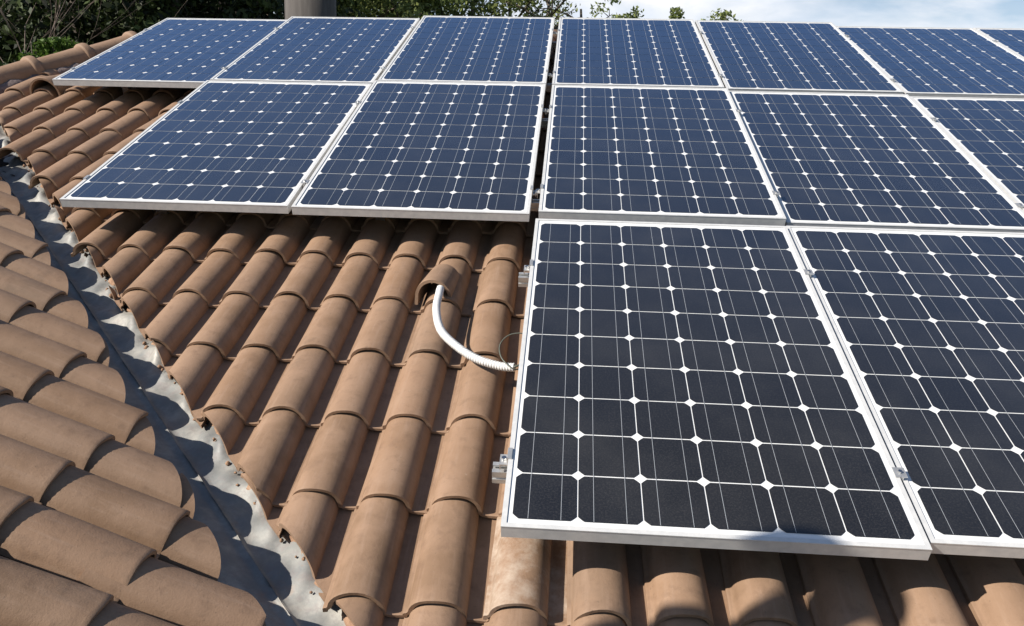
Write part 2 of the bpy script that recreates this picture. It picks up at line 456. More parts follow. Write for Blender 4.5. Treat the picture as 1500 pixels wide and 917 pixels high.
def add_bulk(b, me, mat):
    k = len(b.v)
    for v_ in me.vertices: b.v.append(tuple(mat @ v_.co))
    for p in me.polygons: b.f.append(tuple(k + q for q in p.vertices))
def place_main(entry, individual):
    d, i, j, u, v = entry
    rot = Matrix.Rotation(jit(0.018), 4, 'Z') @ Matrix.Rotation(jit(0.016), 4, 'Y')
    mat = Matrix.Translation((u + jit(0.0025), v + jit(0.007), TN0 + jit(0.0012))) @ rot
    near = min((Vector((u + a, v + b_)) - CUT_C).dot(CUT_N) for a, b_ in ((-.09, 0), (.14, 0), (-.09, .4), (.14, .4)))
    far = max((Vector((u + a, v + b_)) - CUT_C).dot(CUT_N) for a, b_ in ((-.09, 0), (.14, 0), (-.09, .4), (.14, .4)))
    fh = max((Vector((u + a, v + b_)) - HIP_A).dot(HIP_N) for a, b_ in ((-.09, 0), (.14, 0), (-.09, .4), (.14, .4)))
    lime = (i, j) == (1, 5)
    m = M_LIME if lime else M_TILE
    crest = (Vector((u, v)) - CUT_C).dot(CUT_N)
    if (i, j) in ((-9, 0), (-14, -3), (-12, -2), (-7, 1), (-1, 5)): far = -1      # lip left whole, its open end hangs over the sheet
    if far > 0 or fh > -0.02 or v + TL > RIDGE_V + 0.02:
        bm = tile_bm(1000 + i * 37 + j)
        inv = mat.inverted()
        for co, nrm in ((CUT_C + CUT_N * jit(0.012), CUT_N), (HIP_A - HIP_N * 0.02, HIP_N), (Vector((0, RIDGE_V)), Vector((0, 1)))):
            if nrm is CUT_N: co = co + CUT_D * (Vector((u, v + .15)) - co).dot(CUT_D)
            c3 = inv @ Vector((co.x, co.y, TN0)); n3 = inv.to_3x3() @ Vector((nrm.x + (jit(0.06) if nrm is CUT_N else 0), nrm.y, 0)).normalized()
            if not cut_bm(bm, c3, n3): break
        if len(bm.verts) < 8: bm.free(); return
        me = bm_mesh(bm, 'roof_tile', m)
    else:
        me = FULL[random.randrange(5)]
        if lime: me = me.copy(); me.materials[0] = m
    if individual:
        o = link('roof_tile', me, MAIN, mat)
        if lime: o['label'] = 'lime stained pale tile'
    else: add_bulk(bulk, me, mat)
for e in vis: place_main(e, True)
for e in rest: place_main(e, False)
o = link('roof_tile_field', bulk.mesh('roof_tile_field', M_TILE, True, False), MAIN); o['kind'] = 'stuff'
# boarding under the tiles, cut off along the valley and the hip
dz = -0.262
va = CUT_C - CUT_D * 3.9; vb = CUT_C + CUT_D * 5.2
deck = MB()
poly = [(vb.x + .02, vb.y), (6.3, vb.y), (6.3, RIDGE_V + .02), (-2.85, RIDGE_V + .02), (HIP_A.x - .35, HIP_A.y - .62), (va.x, va.y)]
deck.v += [(x, y, dz) for x, y in poly] + [(x, y, dz - 0.05) for x, y in poly]
k = len(poly); deck.f += [tuple(range(k)), tuple(range(2 * k - 1, k - 1, -1))] + [(q, (q + 1) % k, k + (q + 1) % k, k + q) for q in range(k)]
link('roof_deck', deck.mesh('roof_deck', M_DECK), MAIN)

# hip and ridge caps with rolled collars
def cap_mesh(length, r0, r1):
    mb = MB(); seg = 16
    ys = [0, 0.004, 0.012, 0.045, 0.053, 0.058, 0.075, 0.15, 0.25, length]
    rr = [r0 + .013, r0 + .0165, r0 + .019, r0 + .019, r0 + .015, r0 + 0.003, r0, r0 + (r1 - r0) * .3, r0 + (r1 - r0) * .6, r1]
    for y, r in zip(ys, rr):
        for q in range(seg + 1):
            a = math.pi * (-0.10 + 1.20 * q / seg); mb.v.append((r * math.cos(a), y, r * 1.0 * math.sin(a)))
    b = len(mb.v)
    for y, r in zip(ys, rr):
        for q in range(seg + 1):
            a = math.pi * (-0.10 + 1.20 * q / seg); mb.v.append(((r - .013) * math.cos(a), y, (r - .013) * math.sin(a)))
    w = seg + 1; ny = len(ys)
    for i in range(ny - 1):
        for q in range(seg):
            A = i * w + q
            mb.f.append((A, A + 1, A + w + 1, A + w)); mb.f.append((b + A + 1, b + A, b + A + w, b + A + w + 1))
        mb.f.append((i * w, (i + 1) * w, b + (i + 1) * w, b + i * w)); mb.f.append((i * w + seg, b + i * w + seg, b + (i + 1) * w + seg, (i + 1) * w + seg))
    for q in range(seg):
        mb.f.append((q, b + q, b + q + 1, q + 1)); A = (ny - 1) * w + q; mb.f.append((A, A + 1, b + A + 1, b + A))
    me = mb.mesh('hip_cap', M_TILE, True)
    bm = bmesh.new(); bm.from_mesh(me)
    for e in bm.edges:
        if len(e.link_faces) == 2 and e.calc_face_angle(0) > R_(50): e.smooth = False
    bm.to_mesh(me); bm.free(); return me
CAP = cap_mesh(0.46, 0.088, 0.078)
hipdir = Vector((HIP_D.x, HIP_D.y, 0))
ang = math.atan2(-HIP_D.x, HIP_D.y)
j0 = Vector((-3.6157, 2.4031)); step = 0.40
for k in range(-3, 3):
    p = j0 + HIP_D * (k * step)
    if p.y > RIDGE_V - 0.25: break
    # collar faces up the slope: the cap above is laid first
    link('hip_cap', CAP, MAIN, Matrix.Translation((p.x + HIP_D.x * 0.03, p.y + HIP_D.y * 0.03, -0.160 + jit(.003))) @ Matrix.Rotation(ang + math.pi + jit(.02), 4, 'Z') @ Matrix.Rotation(jit(.05) , 4, 'Y'))
RB = MB()
RCAP = CAP
for k in range(0, 23):
    add_bulk(RB, RCAP, Matrix.Translation((-2.82 + 0.40 * k, RIDGE_V + 0.03, -0.225)) @ Matrix.Rotation(-math.pi / 2, 4, 'Z'))
link('ridge_cap', RB.mesh('ridge_cap', M_TILE, True, False), MAIN)
# mortar under the hip caps
hm = MB()
path = []
r = random.Random(5)
n = 60
for side in (-0.075, 0.075):
    pts = []; rad = []
    for q in range(n):
        p = HIP_A + HIP_D * (-1.2 + 2.6 * q / (n - 1)) - HIP_N * side
        if p.y > RIDGE_V - 0.05: break
        pts.append((p.x + r.uniform(-.008, .008), p.y + r.uniform(-.008, .008), -0.205 + r.uniform(-.01, .01))); rad.append(0.05 + r.uniform(-.008, .01))
    hm.tube(pts, rad, 10)
M_HIPM, t, b = pmat('old_grey_mortar', (0.16, 0.13, 0.12), 0.95)
nn = noise(t, 30, 6, 0.7); t.links.new(ramp(t, nn, [(0.3, (0.10, 0.075, 0.075)), (0.7, (0.23, 0.18, 0.17))]), b.inputs['Base Color']); bump(t, b, nn, .8, .01)
link('hip_mortar', hm.mesh('hip_mortar', M_HIPM, True), MAIN)

# crumbly mortar along the cut tiles of the valley
mm = MB(); r = random.Random(11)
pts = []; rad = []
n = 150
for q in range(n):
    s_ = -2.9 + 4.6 * q / (n - 1)
    p = CUT_C + CUT_D * s_ - CUT_N * (0.034 + 0.013 * math.sin(q * 1.7) + r.uniform(-.010, .012))
    pts.append((p.x, p.y, TN0 - 0.021 + r.uniform(-.006, .006))); rad.append(0.016 + r.uniform(-.005, .006))
mm.tube(pts, rad, 8)
for q in range(170):
    s_ = r.uniform(-2.9, 1.7); p = CUT_C + CUT_D * s_ - CUT_N * r.uniform(-0.012, 0.06)
    rr_ = r.uniform(.003, .010); z = TN0 + r.uniform(-.022, -.006)
    mm.tube([(p.x, p.y, z - rr_), (p.x + r.uniform(-.004, .004), p.y, z), (p.x, p.y + r.uniform(-.004, .004), z + rr_)], [rr_ * .6, rr_ * 1.2, rr_ * .5], 5)
link('valley_mortar', mm.mesh('valley_mortar', M_MORTAR, True), MAIN)

# raised vent tile beside the upper left panel
vp = [(HW * 1.42 * math.cos(math.pi * (1 - q / 18)) , 0.118 * math.sin(math.pi * (1 - q / 18)) ** 0.9) for q in range(19)]
vp = [(-0.098, -0.01)] + vp + [(0.098, -0.01)]
def arch_mesh(prof, ys, scale, name, m, th=0.012, zs=None):
    mb = MB(); n = len(prof)
    und = []
    for i, (x, z) in enumerate(prof):
        a = Vector(prof[max(i - 1, 0)]); c = Vector(prof[min(i + 1, n - 1)]); d = (c - a).normalized(); und.append((x + d.y * th, z - d.x * th))
    for k, y in enumerate(ys):
        sx_, sz_, z0 = scale[k]
        mb.v += [(x * sx_, y, z * sz_ + z0) for x, z in prof] + [(x * sx_, y, z * sz_ + z0) for x, z in und]
    w = 2 * n
    for k in range(len(ys) - 1):
        A = k * w; B = A + w
        for i in range(n - 1):
            mb.f.append((A + i, A + i + 1, B + i + 1, B + i)); mb.f.append((A + n + i + 1, A + n + i, B + n + i, B + n + i + 1))
        mb.f.append((A, B, B + n, A + n)); mb.f.append((A + n - 1, A + 2 * n - 1, B + 2 * n - 1, B + n - 1))
    for A in (0, (len(ys) - 1) * w):
        for i in range(n - 1): mb.f.append((A + i, A + n + i, A + n + i + 1, A + i + 1))
    me = mb.mesh(name, m, True)
    bm = bmesh.new(); bm.from_mesh(me)
    for e in bm.edges:
        if len(e.link_faces) == 2 and e.calc_face_angle(0) > R_(50): e.smooth = False
    bm.to_mesh(me); bm.free(); return me
vent = arch_mesh(vp, [0, .004, .02, .10, .18, .27, .36], [(1, .98, .012), (1.0, 1.0, .012), (1, .99, .011), (.95, .86, .01), (.85, .72, .008), (.76, .6, .004), (.70, .52, .0)], 'vent_tile', M_TILE)
link('vent_tile', vent, MAIN, Matrix.Translation((-3.300, 1.995, TN0 + 0.030)))

# ------------------------------------------------------------------ left wing slope
LO = Vector((-1.14401801, -1.190683, -0.090497)); DL = Vector((0.9133037, -0.09731019, -0.39548334)).normalized(); EL = Vector((-0.05782232, 0.9302212, -0.36241564)).normalized()
NL = DL.cross(EL).normalized(); EL = NL.cross(DL).normalized()
ML = Matrix.Identity(4)
for r_i in range(3):
    ML[r_i][0] = EL[r_i]; ML[r_i][1] = -DL[r_i]; ML[r_i][2] = NL[r_i]; ML[r_i][3] = LO[r_i]
LEFT = empty('tiled_roof', 'brown clay tiled roof slope at lower left running down into the metal valley', 'roof', MR @ ML)
# local: x = along EL (away), y = up the slope (-DL), z = NL ; crest plane z = 0
PU, PV = 0.2045, 0.308
LC = Vector((0.4265, 0.3645)); LD = Vector((-0.7354, -0.6776)).normalized(); LN = Vector((0.6776, -0.7354)).normalized()   # valley cut, in local x, y
LZ0 = -0.0690 - 0.0145
lvis = []; lrest = []
for i in range(-16, 13):
    for j in range(-10, 7):
        x = -i * PU; y = -j * PV
        if (Vector((x, y + TL)) - LC).dot(LN) > 0.02: continue
        if y > 3.0: continue
        pts = [ML @ Vector((x + a, y + b_, LZ0 + c)) for a, b_, c in ((0, 0, .06), (0, .3, .06), (-.07, .05, .02), (.08, .1, 0), (0, .16, .06))]
        ok = any(inframe(*p, m=20) for p in pts)
        d = (pts[0] - CC).length
        (lvis if ok else lrest).append((d, i, j, x, y))
lvis.sort(); lrest += lvis[98:]; lvis = lvis[:98]
lb = MB()
def place_left(entry, individual):
    d, i, j, x, y = entry
    mat = Matrix.Translation((x + jit(.003), y + jit(.008), LZ0 + jit(.0012))) @ Matrix.Rotation(jit(.018), 4, 'Z') @ Matrix.Rotation(jit(.016), 4, 'Y')
    far = max((Vector((x + a, y + b_)) - LC).dot(LN) for a, b_ in ((-.09, 0), (.14, 0), (-.09, .4), (.14, .4)))
    if far > 0:
        bm = tile_bm(5000 + i * 41 + j, 0.308, PROF_L, UND_L, lift=0.0145)
        inv = mat.inverted(); co = LC + LN * jit(.014); co = co + LD * (Vector((x, y + .15)) - co).dot(LD)
        ok = cut_bm(bm, inv @ Vector((co.x, co.y, LZ0)), inv.to_3x3() @ Vector((LN.x + jit(.06), LN.y, 0)).normalized())
        if not ok or len(bm.verts) < 8: bm.free(); return
        me = bm_mesh(bm, 'roof_tile', M_TILE)
    else: me = FULL_L[random.randrange(5)]
    if individual: link('roof_tile', me, LEFT, mat)
    else: add_bulk(lb, me, mat)
for e in lvis: place_left(e, True)
for e in lrest: place_left(e, False)
o = link('roof_tile_field', lb.mesh('roof_tile_field', M_TILE, True, False), LEFT); o['kind'] = 'stuff'
ld = MB(); z0 = LZ0 - 0.030
a_ = LC - LD * 3.2 - LN * 0.10; c_ = LC + LD * 4.5 - LN * 0.10
poly = [(a_.x, a_.y), (c_.x, c_.y), (c_.x, 3.3), (a_.x, 3.3)]
ld.v += [(x, y, z0) for x, y in poly] + [(x, y, z0 - .05) for x, y in poly]
ld.f += [(0, 1, 2, 3), (7, 6, 5, 4)] + [(q, (q + 1) % 4, 4 + (q + 1) % 4, 4 + q) for q in range(4)]
link('roof_deck', ld.mesh('roof_deck', M_DECK), LEFT)

# ------------------------------------------------------------------ metal valley
CRC = Vector((-1.8687, -0.2938)); CRD = Vector((0.6734, -0.7392)).normalized(); CRN = Vector((0.7392, 0.6734)).normalized()
def valley_mesh():
    mb = MB(); ns = 330; s0, s1 = -2.6, 2.75
    Rw = [-0.34, -0.26, -0.20, -0.15, -0.11, -0.08, -0.05, -0.03, -0.014, -0.008, -0.003, 0.003, 0.008, 0.014, 0.03, 0.05, 0.07, 0.085, 0.10, 0.115, 0.13, 0.145, 0.16, 0.175, 0.19, 0.205, 0.22, 0.25, 0.30]
    # left wing direction inside the left plane, square to the crease
    cz = -0.2655
    c3 = Vector((CRD.x, CRD.y, 0)); lperp = (-NL.cross(c3)).normalized()
    if lperp.dot(Vector((-CRN.x, -CRN.y, 0))) < 0: lperp = -lperp
    r = random.Random(3)
    ph = [r.uniform(0, 6.28) for _ in range(8)]
    for q in range(ns):
        s_ = s0 + (s1 - s0) * q / (ns - 1)
        base = Vector((CRC.x + CRD.x * s_, CRC.y + CRD.y * s_, cz))
        for w in Rw:
            wob = 0.0025 * math.sin(9 * s_ + ph[0] + 14 * w) + 0.002 * math.sin(23 * s_ + ph[1] - 20 * w) + 0.0012 * math.sin(51 * s_ + 33 * w + ph[2])
            rib = 0.017 * math.exp(-(w / 0.009) ** 2)
            if w >= 0:
                u_ = base + Vector((CRN.x, CRN.y, 0)) * w
                # pressed up into every barrel, flat between them
                cu = u_.x; fr_ = ((cu + 0.161) / 0.1989) % 1.0; dd = min(fr_, 1 - fr_)
                b1 = math.exp(-(dd / 0.17) ** 2)
                edge = 1 / (1 + math.exp(-(w - 0.155) / 0.013))
                lump = 0.038 * b1 * math.exp(-((w - 0.118) / 0.030) ** 2) * (0.75 + 0.35 * math.sin(7 * s_ + ph[3]))
                lump += 0.010 * math.exp(-((w - 0.095) / 0.03) ** 2) * (0.5 + 0.5 * math.sin(37 * s_ + ph[4])) + 0.005 * math.sin(63 * s_ + 40 * w + ph[6]) * min(1, w / .06) + 0.004 * math.sin(27 * s_ - 55 * w + ph[7]) * min(1, w / .05)
                lump += 0.006 * edge * math.sin(44 * s_ + ph[5] + 60 * w)
                mb.v.append(tuple(u_ + Vector((0, 0, rib + wob + lump + 0.012 * w / 0.2))))
            else:
                u_ = base + lperp * (-w) + NL * (rib + wob)
                mb.v.append(tuple(u_))
    k = len(Rw)
    for q in range(ns - 1):
        for i in range(k - 1):
            a = q * k + i; mb.f.append((a, a + k, a + k + 1, a + 1))
    return mb.mesh('valley_flashing', M_ZINC, True)
vf = link('valley_flashing', valley_mesh(), None, MR.copy())
md = vf.modifiers.new('thickness', 'SOLIDIFY'); md.thickness = 0.0015; md.offset = -1
tag(vf, 'crumpled grey zinc valley sheet with a raised centre rib between the two tiled slopes', 'flashing')

# ------------------------------------------------------------------ solar panels
FT, FD, FW = 0.002, 0.036, 0.013
def frame_mesh():
    mb = MB(); x0, x1, y0, y1 = PW0, PW1, PH0, PH1
    zt, zb = FT, FT - FD - 0.001
    # top lip (front/back/left/right) with walls below it, butted end to end
    for (a, b_, c, d) in ((x0, x1, y0, y0 + FW), (x0, x1, y1 - FW, y1), (x0, x0 + FW, y0 + FW, y1 - FW), (x1 - FW, x1, y0 + FW, y1 - FW)):
        mb.box(a, b_, c, d, zt - .003, zt)
    t_ = 0.0022
    mb.box(x0 + .0006, x1 - .0006, y0 + .0006, y0 + t_, zb, zt - .003); mb.box(x0 + .0006, x1 - .0006, y1 - t_, y1 - .0006, zb, zt - .003)
    mb.box(x0 + .0006, x0 + t_, y0 + t_, y1 - t_, zb, zt - .003); mb.box(x1 - t_, x1 - .0006, y0 + t_, y1 - t_, zb, zt - .003)
    # bottom flange
    mb.box(x0 + t_, x1 - t_, y0 + t_, y0 + .028, zb, zb + .002); mb.box(x0 + t_, x1 - t_, y1 - .028, y1 - t_, zb, zb + .002)
    mb.box(x0 + t_, x0 + .028, y0 + .028, y1 - .028, zb, zb + .002); mb.box(x1 - .028, x1 - t_, y0 + .028, y1 - .028, zb, zb + .002)
    return mb.mesh('frame', M_ALU)
def cells_mesh():
    mb = MB(); tones = []
    g = 0.0016; gy = 0.0021; c = 0.0150
    for j in range(10):
        for i in range(6):
            x0, x1 = i * S + g, (i + 1) * S - g; y1, y0 = -j * S - gy, -(j + 1) * S + gy
            cx, cy = (x0 + x1) / 2, (y0 + y1) / 2; h = (x1 - x0) / 2; ky = (y1 - y0) / (x1 - x0)
            pts = []
            rad = math.hypot(h, h - c)
            a0 = math.atan2(h - c, h); a1 = math.pi / 2 - a0
            for q in range(4):
                for k in range(5):
                    a = q * math.pi / 2 + a0 + (a1 - a0) * k / 4
                    pts.append((cx + rad * math.cos(a), cy + rad * math.sin(a) * ky, 0.0))
            mb.poly(pts)
    me = mb.mesh('solar_cells', M_CELL)
    at = me.attributes.new('tone', 'FLOAT', 'FACE'); at.data.foreach_set('value', rng.random(60).astype(np.float32))
    return me
def bus_mesh():
    mb = MB()
    for i in range(6):
        for q in (0.25, 0.75):
            x = i * S + q * S; mb.poly([(x - .0006, -10 * S + .003, .0008), (x + .0006, -10 * S + .003, .0008), (x + .0006, -.003, .0008), (x - .0006, -.003, .0008)])
    return mb.mesh('busbars', M_BUS)
def back_mesh():
    mb = MB(); mb.box(PW0 + .0025, PW1 - .0025, PH0 + .0025, PH1 - .0025, -0.0058, -0.0012); return mb.mesh('backsheet', M_BACK)
FRAME, BACK, BUS = frame_mesh(), back_mesh(), bus_mesh()
CELLS = [cells_mesh() for _ in range(3)]
ROWN = {0: 'top', 1: 'middle', 2: 'front'}
PLABEL = {
 (0, 0): 'solar panel at the left end of the top row, overhanging tiles beside the hip',
 (1, 0): 'solar panel in the top row directly in front of the grey chimney',
 (2, 0): 'top row solar panel just left of the wide dark gap, third from left',
 (3, 0): 'top row solar panel just right of the wide dark gap, fourth from left',
 (4, 0): 'top row solar panel under the open sky, fifth from left',
 (5, 0): 'top row solar panel beside the clipped one at the upper right corner, sixth from left',
 (6, 0): 'top row solar panel clipped by the upper right corner of the photo',
 (1, 1): 'middle row leftmost solar panel with its corner above the metal valley',
 (2, 1): 'middle row solar panel directly above the white conduit and capped tile',
 (3, 1): 'middle row solar panel just right of the wide dark gap, above the nearest panel',
 (4, 1): 'middle row solar panel at right, behind the front panel the photo edge cuts',
 (5, 1): 'middle row solar panel clipped by the right edge of the photo',
 (3, 2): 'nearest whole solar panel, front row, its left side beside the white conduit',
 (4, 2): 'front row solar panel cut by the right edge of the photo'}
PANELS = {}
def base_panel():
    return None
first = None
for key in PLABEL:
    c, r_ = key; du, dv, dn, tl = OFF[key]
    mat = MR @ Matrix.Translation((UC[c] + du, VR[r_] + dv - 5 * S, dn)) @ Matrix.Rotation(tl, 4, 'X') @ Matrix.Translation((0, 5 * S, 0))
    e = empty('solar_panel', PLABEL[key], 'solar panel', mat, 'solar panels mounted in rows on the roof')
    link('frame', FRAME, e); link('backsheet', BACK, e); link('solar_cells', CELLS[(c + r_) % 3], e); link('busbars', BUS, e)
    PANELS[key] = e

# ------------------------------------------------------------------ mounting rails and clamps
RAILP = [(-.020, 0), (.020, 0), (.020, .014), (.0165, .014), (.0165, .024), (.020, .024), (.020, .040), (.007, .040), (.007, .034), (.014, .034), (.014, .028), (-.014, .028), (-.014, .034), (-.007, .034), (-.007, .040), (-.020, .040), (-.020, .024), (-.0165, .024), (-.0165, .014), (-.020, .014)]
RZ = -0.0375 - 0.0405
def mid_clamp(parent, x, z, w=0.020, both=True):
    """tab over the frames of two neighbours, bolt head on top"""
    mb = MB()
    mb.box(x - w - .006, x + w + .006, -.018, .018, z + .0028, z + .0048)
    mb.box(x - .006, x + .006, -.018, .018, z - .02, z + .0032)
    o = link('clamp', mb.mesh('clamp', M_RAIL), parent)
    bb = MB(); bb.tube([(x, 0, z + .0048), (x, 0, z + .0100)], .0055, 6)
    link('bolt', bb.mesh('bolt', M_BOLT), o)
def end_clamp(parent, x, z, s):
    """Z-shaped: s = +1 when the panel lies at +x"""
    mb = MB()
    x0 = x
    def bx(a, b_, y0, y1, z0, z1):
        mb.box(min(a, b_), max(a, b_), y0, y1, z0, z1)
    bx(x0 - s * .003, x0 + s * .009, -.020, .020, z + .0032, z + .0064)      # tab on the frame
    bx(x0 - s * .003, x0 - s * .0007, -.020, .020, z - .022, z + .0032)      # riser
    bx(x0 - s * .003, x0 - s * .024, -.020, .020, z - .022, z - .018)        # foot
    bx(x0 - s * .021, x0 - s * .024, -.020, .020, z - .036, z - .022)
    o = link('clamp', mb.mesh('clamp', M_RAIL), parent)
    bb = MB(); bb.tube([(x0 - s * .0125, 0, z - .018), (x0 - s * .0125, 0, z - .010)], .0065, 8)
    link('bolt', bb.mesh('bolt', M_BOLT), o)
RLABEL = {(0, 0): 'upper aluminium rail under the top row of solar panels', (0, 1): 'lower aluminium rail under the top row, its end showing near the vent tile',
          (1, 0): 'upper aluminium rail under the middle row of panels', (1, 1): 'lower aluminium rail under the middle row, its end showing above the metal valley',
          (2, 0): 'upper aluminium rail of the front row, its end showing right of the capped tile', (2, 1): 'lower aluminium rail of the front row, its stepped end nearest the camera'}
for r_ in range(3):
    for q, dv in enumerate((-0.355, -1.385)):
        cols = [c for (c, rr_) in PLABEL if rr_ == r_]; c0 = min(cols)
        v = VR[r_] + dv
        base = sum(OFF[(c, r_)][2] + OFF[(c, r_)][3] * (5 * S + dv) for c in cols) / len(cols)
        left = UC[c0] + PW0 - (0.050 if r_ == 2 else 0.07)
        e = empty('mounting_rail', RLABEL[(r_, q)], 'rail', MR @ Matrix.Translation((0, v, 0)), 'aluminium rails the panels are clamped to')
        zs = {c: OFF[(c, r_)][2] + OFF[(c, r_)][3] * (5 * S + dv) for c in cols}
        rz = min(zs.values()) + RZ
        mb = MB(); mb.prism([(a, b_ + rz) for a, b_ in RAILP], left, 4.25)
        link('profile', mb.mesh('profile', M_RAIL), e)
        # feet down to the tiles, one under every panel
        for c in cols:
            x = UC[c] + 0.30
            fb = MB(); fb.box(x - .02, x + .02, -.014, .014, TN0 - .02, rz); link('roof_hook', fb.mesh('roof_hook', M_BOLT), e)
        end_clamp(e, UC[c0] + PW0 + OFF[(c0, r_)][0], zs[c0], +1)
        for c in cols[:-1]:
            d0 = zs[c]; d1 = zs[c + 1]
            if c == 2:
                end_clamp(e, UC[2] + PW1 + OFF[(2, r_)][0], d0, -1); end_clamp(e, UC[3] + PW0 + OFF[(3, r_)][0], d1, +1)
            else:
                gx = (UC[c] + PW1 + OFF[(c, r_)][0] + UC[c + 1] + PW0 + OFF[(c + 1, r_)][0]) / 2
                mid_clamp(e, gx, max(d0, d1), 0.009)

# ------------------------------------------------------------------ capped tile with conduit
pf = Vector((-0.4003, -0.3445, -0.085)); pb = Vector((-0.3831, -0.1477, -0.115))
pp = [(0.070 * math.cos(math.pi * (1 - q / 18)), 0.082 * math.sin(math.pi * (1 - q / 18)) ** .9) for q in range(19)]
pp = [(-0.072, -0.028), (-0.071, -.012)] + pp + [(0.071, -.012), (0.072, -0.028)]
yd = (pb - pf).normalized(); xd = yd.cross(Vector((0, 0, 1))).normalized(); zd = xd.cross(yd)
pm = Matrix.Identity(4)
for k in range(3):
    pm[k][0] = xd[k]; pm[k][1] = yd[k]; pm[k][2] = zd[k]; pm[k][3] = pf[k] - 0.082 * zd[k]
piece = link('cover_tile', arch_mesh(pp, [0, .003, .012, .06, .12, .19], [(1.03, .985, 0), (1.03, 1.0, 0), (1.025, 1, 0), (1.0, .98, 0), (.97, .95, 0), (.93, .92, 0)], 'cover_tile', M_TILE), None, MR @ pm)
tag(piece, 'short half round clay tile laid askew over the hole where the white conduit comes out', 'tile')
cp = smoothpath([(-0.366, -0.24, -0.135), (-0.372, -0.34, -0.122), (-0.366, -0.420, -0.104), (-0.359, -0.53, -0.098), (-0.325, -0.66, -0.098), (-0.262, -0.745, -0.103), (-0.185, -0.805, -0.112), (-0.100, -0.838, -0.115), (-0.050, -0.850, -0.108)], 3)
# even steps, rings
L_ = [0]
for a, b_ in zip(cp, cp[1:]): L_.append(L_[-1] + (b_ - a).length)
pitch = 0.0095; st = pitch / 4; pts = []; rad = []
s_ = 0; k = 0; idx = 0
while s_ < L_[-1]:
    while L_[idx + 1] < s_: idx += 1
    f_ = (s_ - L_[idx]) / (L_[idx + 1] - L_[idx]); pts.append(cp[idx].lerp(cp[idx + 1], f_)); rad.append(0.0150 if k % 4 in (0, 1) else 0.0130); s_ += st; k += 1
cm_ = MB(); cm_.tube(pts, rad, 14)
tag(link('conduit', cm_.mesh('conduit', M_PLASTIC, True), None, MR.copy()), 'white corrugated plastic conduit curving from the capped tile to the nearest panel', 'conduit')
wp = smoothpath([(-0.040, -0.865, -0.105), (-0.062, -0.870, -0.096), (-0.098, -0.830, -0.085), (-0.108, -0.770, -0.078), (-0.085, -0.725, -0.070), (-0.045, -0.712, -0.066), (-0.005, -0.72, -0.07)], 8)
wm = MB(); wm.tube(wp, 0.0022, 6)
tag(link('cable', wm.mesh('cable', M_WIRE, True), None, MR.copy()), 'thin dark cable looping out beside the end of the white conduit', 'cable')
wm = MB(); wm.tube(smoothpath([(-0.080, -0.845, -0.112), (-0.050, -0.856, -0.100), (-0.025, -0.838, -0.096), (0.0, -0.82, -0.09)], 8), 0.0035, 6)
tag(link('cable', wm.mesh('cable', M_WIRE, True), None, MR.copy()), 'short thick dark cable leaving the mouth of the white conduit under the panel', 'cable')

# ------------------------------------------------------------------ chimney
cb = W(-2.567, 5.4539, -0.39)
ch = empty('chimney', 'round grey chimney pipe rising behind the top row of panels', 'chimney', Matrix.Translation((cb.x, cb.y, cb.z - 1.6)))
mb = MB(); seg = 48; rO = 0.253
mb.tube([(0, 0, 0), (0, 0, 2.2)], rO, seg, True)
o = link('flue', mb.mesh('flue', M_CHIM), ch)
for p in o.data.polygons:
    if len(p.vertices) == 4: p.use_smooth = True
mb = MB(); mb.tube([(0, 0, 2.2), (0, 0, 2.2001), (0, 0, 2.26), (0, 0, 2.2601)], [rO, rO + .05, rO + .05, rO - .05], seg)
link('collar', mb.mesh('collar', M_CHIM), ch)

# ------------------------------------------------------------------ vegetation
def leaves(centers, rad, n, size, flat=0.6, rg=rng):
    """n small bent leaf-clump faces scattered round each centre"""
    cs = np.repeat(np.array(centers, float), n, axis=0)
    d = rg.normal(size=cs.shape); d /= np.linalg.norm(d, axis=1)[:, None]
    rr = rad * rg.random(len(cs))[:, None] ** 0.45
    p = cs + d * rr * np.array([1, 1, flat])
    a = rg.normal(size=p.shape); a /= np.linalg.norm(a, axis=1)[:, None]
    b_ = np.cross(a, rg.normal(size=p.shape)); b_ /= np.linalg.norm(b_, axis=1)[:, None]
    s = size * (0.6 + 0.8 * rg.random((len(p), 1)))
    v = np.stack([p - a * s, p - b_ * s * .45, p + a * s, p + b_ * s * .45], 1).reshape(-1, 3)
    f = np.arange(len(v)).reshape(-1, 4)
    return v, f
def np_mesh(name, v, f, m):
    me = bpy.data.meshes.new(name)
    me.vertices.add(len(v)); me.vertices.foreach_set('co', v.astype(np.float32).ravel())
    me.loops.add(f.size); me.loops.foreach_set('vertex_index', f.astype(np.int32).ravel())
    me.polygons.add(len(f)); me.polygons.foreach_set('loop_start', (np.arange(len(f)) * f.shape[1]).astype(np.int32))
    me.update(calc_edges=True); me.validate(); me.materials.append(m); return me
